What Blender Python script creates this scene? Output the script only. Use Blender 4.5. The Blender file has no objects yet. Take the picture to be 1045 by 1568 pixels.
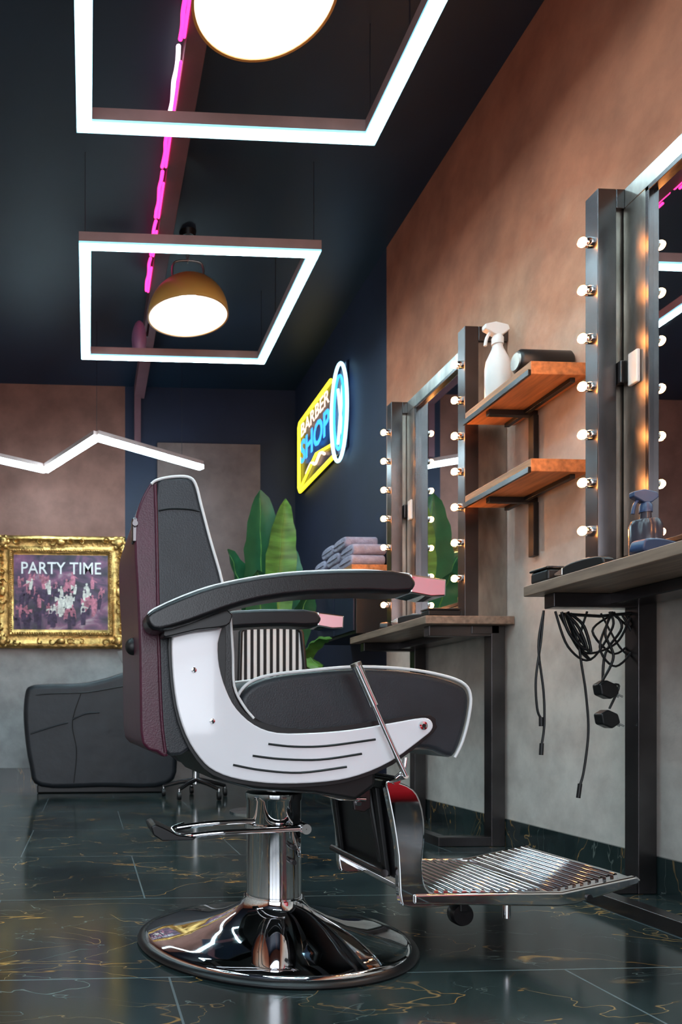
import bpy, math, random
from mathutils import Vector, Matrix
random.seed(7)
scene = bpy.context.scene
COL = scene.collection
EPS = 3.235*math.pi/180     # camera yaw relative to the room
CAMH = 0.55

# ------------------------------------------------------------ materials
def nt(name):
    m = bpy.data.materials.new(name); m.use_nodes = True
    t = m.node_tree; b = t.nodes["Principled BSDF"]
    return m, t, b
def mat(name, col, rough=0.5, metal=0.0, emi=None, es=0.0, nscale=0, namt=0.15, bump=0.0, bscale=60, coat=0.0, trans=0.0, stretch=None):
    m, t, b = nt(name)
    b.inputs["Base Color"].default_value = (*col, 1)
    b.inputs["Roughness"].default_value = rough
    b.inputs["Metallic"].default_value = metal
    b.inputs["Coat Weight"].default_value = coat
    if trans: b.inputs["Transmission Weight"].default_value = trans
    if emi:
        b.inputs["Emission Color"].default_value = (*emi, 1)
        b.inputs["Emission Strength"].default_value = es
    tc = t.nodes.new("ShaderNodeTexCoord")
    vec = tc.outputs["Object"]
    if stretch:
        mp = t.nodes.new("ShaderNodeMapping"); mp.inputs["Scale"].default_value = stretch
        t.links.new(vec, mp.inputs[0]); vec = mp.outputs[0]
    if nscale:
        n = t.nodes.new("ShaderNodeTexNoise"); n.inputs["Scale"].default_value = nscale; n.inputs["Detail"].default_value = 6
        t.links.new(vec, n.inputs["Vector"])
        r = t.nodes.new("ShaderNodeValToRGB")
        r.color_ramp.elements[0].position = 0.3; r.color_ramp.elements[1].position = 0.7
        r.color_ramp.elements[0].color = (*[c*(1-namt) for c in col], 1)
        r.color_ramp.elements[1].color = (*[min(1, c*(1+namt)) for c in col], 1)
        t.links.new(n.outputs["Fac"], r.inputs[0]); t.links.new(r.outputs[0], b.inputs["Base Color"])
    if bump:
        n2 = t.nodes.new("ShaderNodeTexNoise"); n2.inputs["Scale"].default_value = bscale; n2.inputs["Detail"].default_value = 4
        t.links.new(vec, n2.inputs["Vector"])
        bp = t.nodes.new("ShaderNodeBump"); bp.inputs["Strength"].default_value = bump; bp.inputs["Distance"].default_value = 0.01
        t.links.new(n2.outputs["Fac"], bp.inputs["Height"]); t.links.new(bp.outputs[0], b.inputs["Normal"])
    return m

def plaster(name, stops, rough=0.85, amp=0.5):
    """limewash plaster: paint bands change with height, broken up by noise"""
    m, t, b = nt(name)
    g = t.nodes.new("ShaderNodeNewGeometry"); s = t.nodes.new("ShaderNodeSeparateXYZ")
    t.links.new(g.outputs["Position"], s.inputs[0])
    n = t.nodes.new("ShaderNodeTexNoise"); n.inputs["Scale"].default_value = 1.6; n.inputs["Detail"].default_value = 8; n.inputs["Roughness"].default_value = 0.6
    t.links.new(g.outputs["Position"], n.inputs["Vector"])
    a = t.nodes.new("ShaderNodeMath"); a.operation = 'MULTIPLY_ADD'; a.inputs[1].default_value = amp*2; 
    t.links.new(n.outputs["Fac"], a.inputs[0]); t.links.new(s.outputs["Z"], a.inputs[2])
    d = t.nodes.new("ShaderNodeMath"); d.operation = 'MULTIPLY_ADD'; d.inputs[1].default_value = 1/3.3; d.inputs[2].default_value = -amp/3.3
    t.links.new(a.outputs[0], d.inputs[0])
    r = t.nodes.new("ShaderNodeValToRGB"); cr = r.color_ramp
    while len(cr.elements) < len(stops): cr.elements.new(0.5)
    for e, (z, c) in zip(cr.elements, stops): e.position = z/3.3; e.color = (*c, 1)
    t.links.new(d.outputs[0], r.inputs[0])
    n2 = t.nodes.new("ShaderNodeTexNoise"); n2.inputs["Scale"].default_value = 4; n2.inputs["Detail"].default_value = 10; n2.inputs["Roughness"].default_value = .62
    t.links.new(g.outputs["Position"], n2.inputs["Vector"])
    r2 = t.nodes.new("ShaderNodeValToRGB"); r2.color_ramp.elements[0].position = .34; r2.color_ramp.elements[1].position = .62
    r2.color_ramp.elements[0].color = (.62, .60, .60, 1); r2.color_ramp.elements[1].color = (1, 1, 1, 1)
    t.links.new(n2.outputs["Fac"], r2.inputs[0])
    mx = t.nodes.new("ShaderNodeMix"); mx.data_type = 'RGBA'; mx.blend_type = 'MULTIPLY'; mx.inputs[0].default_value = 0.85
    t.links.new(r.outputs[0], mx.inputs[6]); t.links.new(r2.outputs[0], mx.inputs[7])
    t.links.new(mx.outputs[2], b.inputs["Base Color"])
    b.inputs["Roughness"].default_value = rough
    bp = t.nodes.new("ShaderNodeBump"); bp.inputs["Strength"].default_value = .25; bp.inputs["Distance"].default_value = .02
    t.links.new(n2.outputs["Fac"], bp.inputs["Height"]); t.links.new(bp.outputs[0], b.inputs["Normal"])
    return m

def marble(name, tiles=True):
    m, t, b = nt(name)
    L = t.links
    g = t.nodes.new("ShaderNodeNewGeometry")
    n = t.nodes.new("ShaderNodeTexNoise"); n.inputs["Scale"].default_value = 2.2; n.inputs["Detail"].default_value = 9; n.inputs["Distortion"].default_value = .6
    L.new(g.outputs["Position"], n.inputs["Vector"])
    base = t.nodes.new("ShaderNodeValToRGB")
    base.color_ramp.elements[0].position = .3; base.color_ramp.elements[1].position = .75
    base.color_ramp.elements[0].color = (.005, .011, .012, 1); base.color_ramp.elements[1].color = (.038, .060, .060, 1)
    L.new(n.outputs["Fac"], base.inputs[0])
    def vein(scale, dist, w, sc, seed, lo=.43, hi=.56):
        mp = t.nodes.new("ShaderNodeMapping"); mp.inputs["Scale"].default_value = sc; mp.inputs["Rotation"].default_value = (0, 0, .5); mp.inputs["Location"].default_value = (seed, seed, 0)
        L.new(g.outputs["Position"], mp.inputs[0])
        v = t.nodes.new("ShaderNodeTexNoise"); v.inputs["Scale"].default_value = scale; v.inputs["Detail"].default_value = 4; v.inputs["Distortion"].default_value = dist; v.inputs["Roughness"].default_value = .5
        L.new(mp.outputs[0], v.inputs["Vector"])
        s1 = t.nodes.new("ShaderNodeMath"); s1.operation = 'SUBTRACT'; s1.inputs[1].default_value = .5; L.new(v.outputs["Fac"], s1.inputs[0])
        ab = t.nodes.new("ShaderNodeMath"); ab.operation = 'ABSOLUTE'; L.new(s1.outputs[0], ab.inputs[0])
        mr = t.nodes.new("ShaderNodeMapRange"); mr.inputs[1].default_value = 0; mr.inputs[2].default_value = w; mr.inputs[3].default_value = 1; mr.inputs[4].default_value = 0
        L.new(ab.outputs[0], mr.inputs[0]); 
        k = t.nodes.new("ShaderNodeTexNoise"); k.inputs["Scale"].default_value = 1.7; L.new(mp.outputs[0], k.inputs["Vector"])
        kr = t.nodes.new("ShaderNodeMapRange"); kr.inputs[1].default_value = lo; kr.inputs[2].default_value = hi; L.new(k.outputs["Fac"], kr.inputs[0])
        mu = t.nodes.new("ShaderNodeMath"); mu.operation = 'MULTIPLY'; L.new(mr.outputs[0], mu.inputs[0]); L.new(kr.outputs[0], mu.inputs[1])
        return mu.outputs[0]
    def mix(fac, a, col=None, bsock=None):
        x = t.nodes.new("ShaderNodeMix"); x.data_type = 'RGBA'
        L.new(fac, x.inputs[0]); L.new(a, x.inputs[6])
        if col: x.inputs[7].default_value = (*col, 1)
        return x.outputs[2]
    c = mix(vein(1.5, .9, .0050, (1, 2.6, 1), 3), base.outputs[0], (.52, .27, .07))
    c = mix(vein(2.0, .6, .0038, (1.2, 1.9, 1), 23), c, (.40, .24, .09))
    c = mix(vein(2.6, .6, .003, (1, 2.2, 1), 11), c, (.18, .22, .20))
    if tiles:
        mp = t.nodes.new("ShaderNodeMapping"); mp.inputs["Location"].default_value = (-.17+.86*3, -1.57+.68*10, 0)
        L.new(g.outputs["Position"], mp.inputs[0])
        br = t.nodes.new("ShaderNodeTexBrick"); br.offset = .5
        br.inputs["Scale"].default_value = 1; br.inputs["Brick Width"].default_value = .86; br.inputs["Row Height"].default_value = .68
        br.inputs["Mortar Size"].default_value = .0024; br.inputs["Mortar Smooth"].default_value = 0
        L.new(mp.outputs[0], br.inputs["Vector"])
        c = mix(br.outputs["Fac"], c, (.14, .18, .19))
    L.new(c, b.inputs["Base Color"])
    rr = t.nodes.new("ShaderNodeMapRange"); rr.inputs[3].default_value = .07; rr.inputs[4].default_value = .19
    L.new(n.outputs["Fac"], rr.inputs[0]); L.new(rr.outputs[0], b.inputs["Roughness"])
    return m

def stripes_mat():
    m, t, b = nt("striped_fabric")
    tc = t.nodes.new("ShaderNodeTexCoord"); w = t.nodes.new("ShaderNodeTexWave"); w.bands_direction = 'X'
    w.inputs["Scale"].default_value = 9; t.links.new(tc.outputs["Object"], w.inputs["Vector"])
    r = t.nodes.new("ShaderNodeValToRGB"); r.color_ramp.interpolation = 'CONSTANT'
    r.color_ramp.elements[0].color = (.01, .01, .012, 1); r.color_ramp.elements[1].position = .5; r.color_ramp.elements[1].color = (.8, .8, .8, 1)
    t.links.new(w.outputs["Fac"], r.inputs[0]); t.links.new(r.outputs[0], b.inputs["Base Color"]); b.inputs["Roughness"].default_value = .8
    return m

M = {}
M['terra'] = plaster("plaster_terracotta", [(0, (.74, .69, .64)), (1.3, (.74, .66, .59)), (1.8, (.72, .51, .39)), (2.1, (.62, .31, .19)), (2.45, (.46, .155, .078)), (3.3, (.40, .12, .058))])
M['backterra'] = plaster("plaster_brown", [(0, (.46, .46, .46)), (1.05, (.46, .44, .43)), (1.3, (.24, .125, .105)), (3.3, (.23, .09, .065))], amp=.12)
M['greyplaster'] = plaster("plaster_grey_brown", [(0, (.3, .24, .23)), (2, (.20, .135, .125)), (3.3, (.17, .11, .10))])
M['navy'] = mat("navy_paint", (.008, .012, .034), .65, nscale=3, namt=.2)
M['ceil'] = mat("ceiling_navy", (.005, .016, .036), .5, nscale=2, namt=.2)
M['floor'] = marble("floor_marble_tile"); M['skirt'] = marble("marble_skirting", False)
M['leather'] = mat("dark_leather", (.020, .023, .029), .42, nscale=12, namt=.25, bump=.12, bscale=320)
M['leather2'] = mat("black_leather", (.006, .006, .008), .30, nscale=12, namt=.25, bump=.05, bscale=350)
M['burg'] = mat("burgundy_leather", (.070, .010, .028), .35, nscale=14, namt=.2, bump=.1, bscale=300)
M['sofa'] = mat("charcoal_vinyl", (.016, .019, .025), .45, nscale=8, namt=.2, bump=.5, bscale=7)
M['white'] = mat("white_gloss_panel", (.90, .89, .93), .10, nscale=5, namt=.02, coat=.6)
M['pipe'] = mat("white_piping", (.85, .85, .85), .5, nscale=5, namt=.03)
M['chrome'] = mat("chrome", (.80, .81, .83), .035, 1.0, nscale=5, namt=.03)
M['steel'] = mat("brushed_steel", (.36, .33, .30), .34, 1.0, nscale=9, namt=.35, stretch=(2, 2, .7), bump=.04, bscale=40)
M['dsteel'] = mat("dark_steel", (.10, .092, .095), .27, .95, nscale=4, namt=.45)
M['black'] = mat("black_plastic", (.007, .007, .008), .4, nscale=10, namt=.2)
M['rubber'] = mat("rubber", (.006, .006, .007), .35, nscale=10, namt=.2)
M['wood'] = mat("shelf_wood", (.50, .20, .075), .45, nscale=9, namt=.35, stretch=(6, .6, 6))
M['wood2'] = mat("counter_wood", (.27, .18, .13), .45, nscale=9, namt=.35, stretch=(6, .6, 6))
M['mirror'] = mat("mirror_glass", (.9, .9, .9), .01, 1.0)
M['led'] = mat("led_diffuser", (.9, .95, 1), .5, emi=(.62, .90, 1.0), es=32)
M['ledlip'] = mat("led_lip", (.6, .9, 1), .5, emi=(.20, .72, .95), es=.8)  # cyan bloom of the LEDs, imitated by weak emission
M['housing'] = mat("led_housing", (.42, .29, .27), .45, .3, nscale=8, namt=.1)
M['pink'] = mat("neon_pink", (1, .1, .5), .5, emi=(1, .03, .25), es=2.6)
M['nwhite'] = mat("neon_white", (1, .9, 1), .5, emi=(1, .75, .9), es=3)
M['nyel'] = mat("neon_yellow", (1, .9, .1), .5, emi=(1, .80, .02), es=2.2)
M['nblue'] = mat("neon_blue", (.1, .5, 1), .5, emi=(.03, .28, 1), es=1.8)
M['ncyan'] = mat("neon_ice", (.6, .9, 1), .5, emi=(.42, .78, 1), es=2.0)
M['npink'] = mat("neon_rose", (1, .6, .5), .5, emi=(1, .68, .55), es=1.4)
M['bulb'] = mat("bulb_warm", (1, .7, .4), .4, emi=(1, .36, .09), es=120)
M['lampbulb'] = mat("pendant_bulb", (1, .9, .8), .4, emi=(1, .90, .78), es=17)
M['mustard'] = mat("mustard_enamel", (.46, .22, .05), .35, nscale=5, namt=.08)
M['enamel'] = mat("white_enamel", (.88, .84, .77), .4, nscale=5, namt=.03)
M['gold'] = mat("gold_leaf", (.56, .33, .11), .30, .85, nscale=16, namt=.5, bump=.6, bscale=45)
M['leaf'] = mat("leaf_green", (.10, .27, .05), .4, nscale=4, namt=.5, stretch=(1, 1, 6))
M['leafd'] = mat("leaf_dark", (.025, .12, .05), .4, nscale=4, namt=.4)
M['towel'] = mat("lilac_towel", (.34, .32, .42), .95, nscale=30, namt=.2, bump=.6, bscale=120)
M['ceramic'] = mat("white_ceramic", (.8, .8, .8), .15, nscale=3, namt=.02)
M['wbottle'] = mat("white_bottle", (.82, .79, .76), .3, nscale=5, namt=.03)
M['dbottle'] = mat("smoke_bottle", (.04, .04, .055), .2, nscale=5, namt=.1)
M['bluep'] = mat("blue_plastic", (.03, .06, .14), .3, nscale=5, namt=.1)
M['beam'] = mat("beam_mauve", (.14, .06, .075), .6, nscale=4, namt=.2)
M['conduit'] = mat("dark_conduit", (.02, .02, .03), .5, nscale=4, namt=.2)
M['stripe'] = stripes_mat()
M['text'] = mat("white_print", (.85, .8, .8), .6, nscale=6, namt=.05)
M['red'] = mat("red_leather", (.75, .012, .025), .35, nscale=5, namt=.1)
M['printpink'] = mat("print_pink", (.5, .16, .22), .6, nscale=40, namt=.5)
M['printwhite'] = mat("print_pale", (.8, .68, .62), .6, nscale=40, namt=.4)
M['printdark'] = mat("print_dark", (.06, .03, .07), .6, nscale=40, namt=.5)
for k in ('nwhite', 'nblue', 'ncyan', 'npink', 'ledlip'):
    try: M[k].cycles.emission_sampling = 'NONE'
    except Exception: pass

# ------------------------------------------------------------ geometry helpers
def group(name, loc=(0, 0, 0), rot=0.0, local=False):
    e = bpy.data.objects.new(name, None); e.empty_display_size = .1
    e.location = loc; e.rotation_euler = (0, 0, rot); COL.objects.link(e)
    e["local"] = local
    return e
def add(name, verts, faces, m, parent=None, smooth=False, bevel=0, bseg=3, sub=0, angle=40):
    me = bpy.data.meshes.new(name); me.from_pydata([tuple(v) for v in verts], [], faces)
    me.validate(); me.update()
    import bmesh
    bm = bmesh.new(); bm.from_mesh(me); bmesh.ops.recalc_face_normals(bm, faces=bm.faces); bm.to_mesh(me); bm.free()
    if m is not None: me.materials.append(M[m] if isinstance(m, str) else m)
    o = bpy.data.objects.new(name, me); COL.objects.link(o)
    if parent is not None:
        o.parent = parent
        if not parent["local"]:
            o.matrix_parent_inverse = Matrix.Translation(parent.location).inverted()
    if smooth or bevel:
        for p in me.polygons: p.use_smooth = True
        if hasattr(me, "set_sharp_from_angle"): me.set_sharp_from_angle(angle=math.radians(angle))
    if bevel:
        md = o.modifiers.new("bevel", 'BEVEL'); md.width = bevel; md.segments = bseg; md.limit_method = 'ANGLE'; md.angle_limit = math.radians(35)
        if hasattr(md, "harden_normals"): md.harden_normals = True
    if sub:
        md = o.modifiers.new("sub", 'SUBSURF'); md.levels = sub; md.render_levels = sub
    return o
def box(name, x0, x1, y0, y1, z0, z1, m, parent=None, bevel=0, bseg=2):
    v = [(x, y, z) for x in (x0, x1) for y in (y0, y1) for z in (z0, z1)]
    f = [(0, 1, 3, 2), (4, 6, 7, 5), (0, 4, 5, 1), (2, 3, 7, 6), (0, 2, 6, 4), (1, 5, 7, 3)]
    return add(name, v, f, m, parent, bevel=bevel, bseg=bseg)
def cr(pts, n=6, closed=False):
    P = [Vector(p) for p in pts]; out = []; N = len(P)
    rng = range(N) if closed else range(N-1)
    for i in rng:
        if closed: a, b, c, d = P[i-1], P[i], P[(i+1) % N], P[(i+2) % N]
        else: a, b, c, d = P[max(i-1, 0)], P[i], P[i+1], P[min(i+2, N-1)]
        for k in range(n):
            t = k/n
            out.append(.5*((2*b)+(-a+c)*t+(2*a-5*b+4*c-d)*t*t+(-a+3*b-3*c+d)*t**3))
    if not closed: out.append(P[-1])
    return out
def tube(name, pts, r, m, parent=None, seg=10, closed=False, smoothn=0, r2=None):
    P = cr(pts, smoothn, closed) if smoothn else [Vector(p) for p in pts]
    n = len(P); V = []; F = []
    up = Vector((0, 0, 1)); prev = None
    for i in range(n):
        if closed: tdir = (P[(i+1) % n]-P[i-1]).normalized()
        else: tdir = (P[min(i+1, n-1)]-P[max(i-1, 0)]).normalized()
        if prev is None:
            a = tdir.cross(up)
            if a.length < .05: a = tdir.cross(Vector((1, 0, 0)))
            a.normalize()
        else:
            a = prev-tdir*prev.dot(tdir)
            if a.length < 1e-6: a = tdir.orthogonal()
            a.normalize()
        prev = a; b = tdir.cross(a)
        rr = r if r2 is None else r+(r2-r)*i/(n-1)
        for k in range(seg):
            an = 2*math.pi*k/seg
            V.append(P[i]+a*math.cos(an)*rr+b*math.sin(an)*rr)
    for i in range(n if closed else n-1):
        j = (i+1) % n
        for k in range(seg):
            k2 = (k+1) % seg
            F.append((i*seg+k, i*seg+k2, j*seg+k2, j*seg+k))
    if not closed:
        F.append(tuple(range(seg))); F.append(tuple((n-1)*seg+k for k in range(seg)))
    return add(name, V, F, m, parent, smooth=True, angle=60)
def lathe(name, prof, c, m, parent=None, seg=48, axis='z', angle=50):
    V = []; F = []; n = len(prof)
    for i in range(seg):
        a = 2*math.pi*i/seg
        for r, z in prof:
            x, y = r*math.cos(a), r*math.sin(a)
            if axis == 'z': V.append((c[0]+x, c[1]+y, c[2]+z))
            elif axis == 'x': V.append((c[0]+z, c[1]+x, c[2]+y))
            else: V.append((c[0]+x, c[1]+z, c[2]+y))
    for i in range(seg):
        j = (i+1) % seg
        for k in range(n-1):
            F.append((i*n+k, j*n+k, j*n+k+1, i*n+k+1))
    return add(name, V, F, m, parent, smooth=True, angle=angle)
def sph(name, c, r, m, parent=None, s=(1, 1, 1), seg=16, rings=10):
    n = rings+1
    prof = [(max(1e-4, r*math.sin(math.pi*k/rings)), -r*math.cos(math.pi*k/rings)) for k in range(n)]
    V = []; F = []
    for i in range(seg):
        a = 2*math.pi*i/seg
        for rr, z in prof: V.append((c[0]+rr*math.cos(a)*s[0], c[1]+rr*math.sin(a)*s[1], c[2]+z*s[2]))
    for i in range(seg):
        j = (i+1) % seg
        for k in range(n-1): F.append((i*n+k, j*n+k, j*n+k+1, i*n+k+1))
    return add(name, V, F, m, parent, smooth=True, angle=80)
def prism(name, pts, y0, y1, m, parent=None, bevel=0, bseg=3, smoothn=0, axis='y', angle=30):
    P = [(p[0], p[1]) for p in (cr([(a, b, 0) for a, b in pts], smoothn, True) if smoothn else pts)]
    n = len(P)
    if axis == 'y': V = [(x, y0, z) for x, z in P]+[(x, y1, z) for x, z in P]
    elif axis == 'x': V = [(y0, x, z) for x, z in P]+[(y1, x, z) for x, z in P]
    else: V = [(x, z, y0) for x, z in P]+[(x, z, y1) for x, z in P]
    F = [tuple(range(n)), tuple(range(2*n-1, n-1, -1))]+[(i, (i+1) % n, n+(i+1) % n, n+i) for i in range(n)]
    return add(name, V, F, m, parent, smooth=True, bevel=bevel, bseg=bseg, angle=angle)
def join(objs, name):
    bpy.context.view_layer.update()
    for o in bpy.context.selected_objects: o.select_set(False)
    dg = bpy.context.evaluated_depsgraph_get()
    for o in objs:
        if o.modifiers:
            me = bpy.data.meshes.new_from_object(o.evaluated_get(dg)); o.modifiers.clear(); o.data = me
    for o in objs: o.select_set(True)
    bpy.context.view_layer.objects.active = objs[0]
    bpy.ops.object.join()
    r = bpy.context.view_layer.objects.active; r.name = name; r.select_set(False)
    return r
def text(name, s, size, loc, rot, m, parent, ext=.002, width=None, offset=0):
    c = bpy.data.curves.new(name, 'FONT'); c.body = s; c.size = size; c.extrude = ext; c.align_x = 'CENTER'; c.align_y = 'CENTER'; c.offset = offset; c.resolution_u = 3
    t = bpy.data.objects.new(name+"_c", c); COL.objects.link(t)
    bpy.context.view_layer.update()
    me = bpy.data.meshes.new_from_object(t.evaluated_get(bpy.context.evaluated_depsgraph_get()))
    bpy.data.objects.remove(t)
    me.materials.clear(); me.materials.append(M[m])
    xs = [v.co.x for v in me.vertices]; w = max(xs)-min(xs)
    sx = (width/w) if width else 1
    R = Matrix.Translation(loc) @ rot @ Matrix.Diagonal((sx, 1, 1, 1))
    me.transform(R)
    o = bpy.data.objects.new(name, me); COL.objects.link(o); o.parent = parent
    if not parent["local"]: o.matrix_parent_inverse = Matrix.Translation(parent.location).inverted()
    return o

# ------------------------------------------------------------ room shell
XR, XL, YB, YF, H = 1.76, -2.6, 6.30, -2.6, 3.31
box("floor", XL-.1, XR+.1, YF-.1, YB+.1, -.06, 0, 'floor')
box("ceiling", XL-.1, XR+.1, YF-.1, YB+.1, H, H+.06, 'ceil')
box("wall_right", XR, XR+.1, YF-.1, 4.34, 0, H, 'terra')
box("wall_right_navy", XR, XR+.1, 4.34, YB+.1, 0, H, 'navy')
box("wall_left", XL-.1, XL, YF-.1, YB+.1, 0, H, 'terra')
# unseen wall behind the camera; its window opening is added as front fill
wx0, wx1, wz0, wz1 = -2.2, 1.3, .35, 2.75
g = group("wall_front", (0, YF-.05, 1.6))
box("pier_a", XL, wx0, YF-.1, YF, 0, H, 'backterra', g); box("pier_b", wx1, XR, YF-.1, YF, 0, H, 'backterra', g)
box("sill_wall", wx0, wx1, YF-.1, YF, 0, wz0, 'backterra', g); box("lintel", wx0, wx1, YF-.1, YF, wz1, H, 'backterra', g)
g = group("window_1", (0, YF-.05, 1.6))
for i in range(4):
    x = wx0+(wx1-wx0)*i/3; x = min(max(x, wx0+.03), wx1-.03)
    box("mullion_%d" % i, x-.03, x+.03, YF-.08, YF-.02, wz0, wz1, 'black', g, bevel=.004)
for i, z in enumerate((wz0+.03, 2.1, wz1-.03)):
    box("transom_%d" % i, wx0, wx1, YF-.078, YF-.022, z-.03, z+.03, 'black', g, bevel=.004)
box("wall_back", XL, .31, YB, YB+.1, 0, H, 'backterra')
box("wall_back_navy", .31, XR, YB, YB+.1, 0, H, 'navy')
box("trim_plaster_panel", .58, 1.45, YB-.04, YB, 0, 2.83, 'greyplaster')
box("baseboard_right", XR-.012, XR, YF, YB, 0, .115, 'skirt')
box("baseboard_back", XL, .58, YB-.012, YB, 0, .11, 'skirt')
box("baseboard_left", XL, XL+.012, YF, YB, 0, .11, 'skirt')

# ceiling beam with pink neon
g = group("ceiling_beam", (.4, 2, 3.25))
box("beam_body", .385, .47, YF+.05, YB-.02, 3.20, H, 'beam', g, bevel=.004)
box("beam_drop", .385, .44, YB-.06, YB-.01, 2.75, 3.22, 'beam', g, bevel=.004)
g = group("neon_tube_light", (.37, 3, 3.2))
y = 1.2; k = 0
while y < 4.75:
    L_ = .30+.08*random.random()
    pts = [(.364+.003*math.sin(j*1.9+k), y+L_*j/6, 3.226) for j in range(7)]
    tube("tube_%d" % k, pts, .0095, 'nwhite' if k in (3, 5) else 'pink', g, seg=8, smoothn=3)
    tube("strip_%d" % k, [(.374, y+.03, 3.190), (.374, y+L_-.05, 3.190)], .007, 'pink', g, seg=6)
    y += L_+.03; k += 1
g = group("ceiling_speaker", (.30, 4.85, 2.95))
sph("speaker_body", (.33, 4.85, 2.98), .07, mat("lilac_shell", (.4, .2, .35), .4, nscale=4), g, s=(.7, 1, 1.7))
tube("speaker_arm", [(.38, 4.85, 3.0), (.41, 4.85, 3.2)], .008, 'black', g)

# ------------------------------------------------------------ LED square lights
def led_square(name, cx, cy, s=1.20, z=2.85, w=.06, h=.052):
    g = group(name, (cx, cy, z))
    def ring(nm, z0, z1, so, si, m):
        o = so/2; i = si/2; V = []
        for zz in (z0, z1):
            for a in (o, i):
                V += [(cx-a, cy-a, zz), (cx+a, cy-a, zz), (cx+a, cy+a, zz), (cx-a, cy+a, zz)]
        F = []
        for k in range(4):
            q = (k+1) % 4
            F += [(k, q, 4+q, 4+k), (8+k, 8+q, 12+q, 12+k), (k, q, 8+q, 8+k), (4+k, 4+q, 12+q, 12+k)]
        return add(nm, V, F, m, g)
    ring("housing", z+.006, z+h, s, s-2*w, 'housing')
    ring("diffuser", z-.006, z+.006, s-.014, s-2*w+.014, 'led')
    ring("lip_outer", z-.003, z+.006, s, s-.0145, 'ledlip')  # glowing edge rings imitate the cyan bloom, outer and inner
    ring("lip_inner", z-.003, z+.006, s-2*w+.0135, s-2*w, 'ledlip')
    for i, (sx, sy) in enumerate(((-1, -1), (1, -1), (1, 1), (-1, 1))):
        x, y = cx+sx*(s/2-.03), cy+sy*(s/2-.03)
        tube("wire_%d" % i, [(x, y, z+h), (x, y, H)], .0018, 'conduit', g, seg=6)
    tube("supply_cable", [(cx+.57, cy+.2, z+h), (cx+.57, cy+.2, H)], .0025, 'conduit', g, seg=6)
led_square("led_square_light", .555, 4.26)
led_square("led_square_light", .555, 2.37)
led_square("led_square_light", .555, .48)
led_square("led_square_light", -1.3, 1.2)  # unseen frame on the left, added as extra fill

# zigzag led light
g = group("zigzag_led_light", (.1, 5.6, 2.5))
def seg_led(nm, a, b, w=.05):
    a = Vector(a); b = Vector(b); d = (b-a).normalized(); n = Vector((-d.y, d.x, 0))*w/2
    for z0, z1, m, nn in ((.0, .03, 'led', 'diffuser_'), (.03, .06, 'housing', 'housing_')):
        V = [p+Vector((0, 0, zz)) for zz in (z0, z1) for p in (a-n, b-n, b+n, a+n)]
        add(nn+nm, V, [(0, 1, 2, 3), (4, 5, 6, 7), (0, 1, 5, 4), (1, 2, 6, 5), (2, 3, 7, 6), (3, 0, 4, 7)], m, g)
zz = 2.48
Z = [(-.72, 5.75, zz), (-.34, 6.0, zz), (.06, 5.27, zz), (.89, 5.86, zz)]
for i in range(3): seg_led(str(i), Z[i], Z[i+1])
for i, p in enumerate((Z[2], (.72, 5.74, zz), Z[0])): tube("wire_%d" % i, [(p[0], p[1], zz+.06), (p[0], p[1], H)], .0018, 'conduit', g, seg=6)

# ------------------------------------------------------------ pendant lamps
def pendant(cx, cy, z=2.83, R=.23):
    g = group("pendant_lamp", (cx, cy, z))
    out = [(R*math.cos(a), .22*math.sin(a)) for a in [math.pi/2*k/14 for k in range(15)]]
    out = [(max(r, .001), h) for r, h in out]
    lathe("shade_outer", out, (cx, cy, z), 'mustard', g, 56)
    inn = [(max(.001, r-.006), h-.006 if h > .006 else h) for r, h in out]
    lathe("shade_inner", inn, (cx, cy, z), 'enamel', g, 56)
    lathe("rim", [(R-.007, 0), (R-.007, -.004), (R+.002, -.004), (R+.002, .004), (R-.001, .006)], (cx, cy, z), 'mustard', g, 56)
    sph("bulb", (cx, cy, z+.075), .062, 'lampbulb', g)
    lathe("socket", [(.001, .2), (.03, .2), (.03, .13), (.001, .13)], (cx, cy, z), 'enamel', g, 20)
    lathe("cap", [(.001, .25), (.02, .245), (.03, .235), (.035, .21), (.001, .205)], (cx, cy, z), 'mustard', g, 24)
    for s in (-1, 1):
        tube("yoke_%d" % (s+1), [(cx+s*.085, cy, z+.19), (cx+s*.09, cy, z+.27), (cx+s*.07, cy, z+.31), (cx, cy, z+.32)], .006, 'steel', g, smoothn=4)
    lathe("ceiling_rose", [(.001, -.03), (.04, -.03), (.05, 0), (.001, 0)], (cx, cy, H), 'black', g, 24)
    parts = []
    zt = z+.31; n = int((H-zt)/.024)
    for i in range(n):
        c = Vector((cx, cy, zt+.012+i*.024)); pts = []
        for k in range(10):
            a = 2*math.pi*k/10; u = .009*math.cos(a); v = .017*math.sin(a)
            pts.append(c+(Vector((u, 0, v)) if i % 2 else Vector((0, u, v))))
        parts.append(tube("chain", pts, .003, 'steel', g, seg=5, closed=True))
    join(parts, "chain")
pendant(.57, 4.27); pendant(.56, 2.36); pendant(.56, .5)

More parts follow.
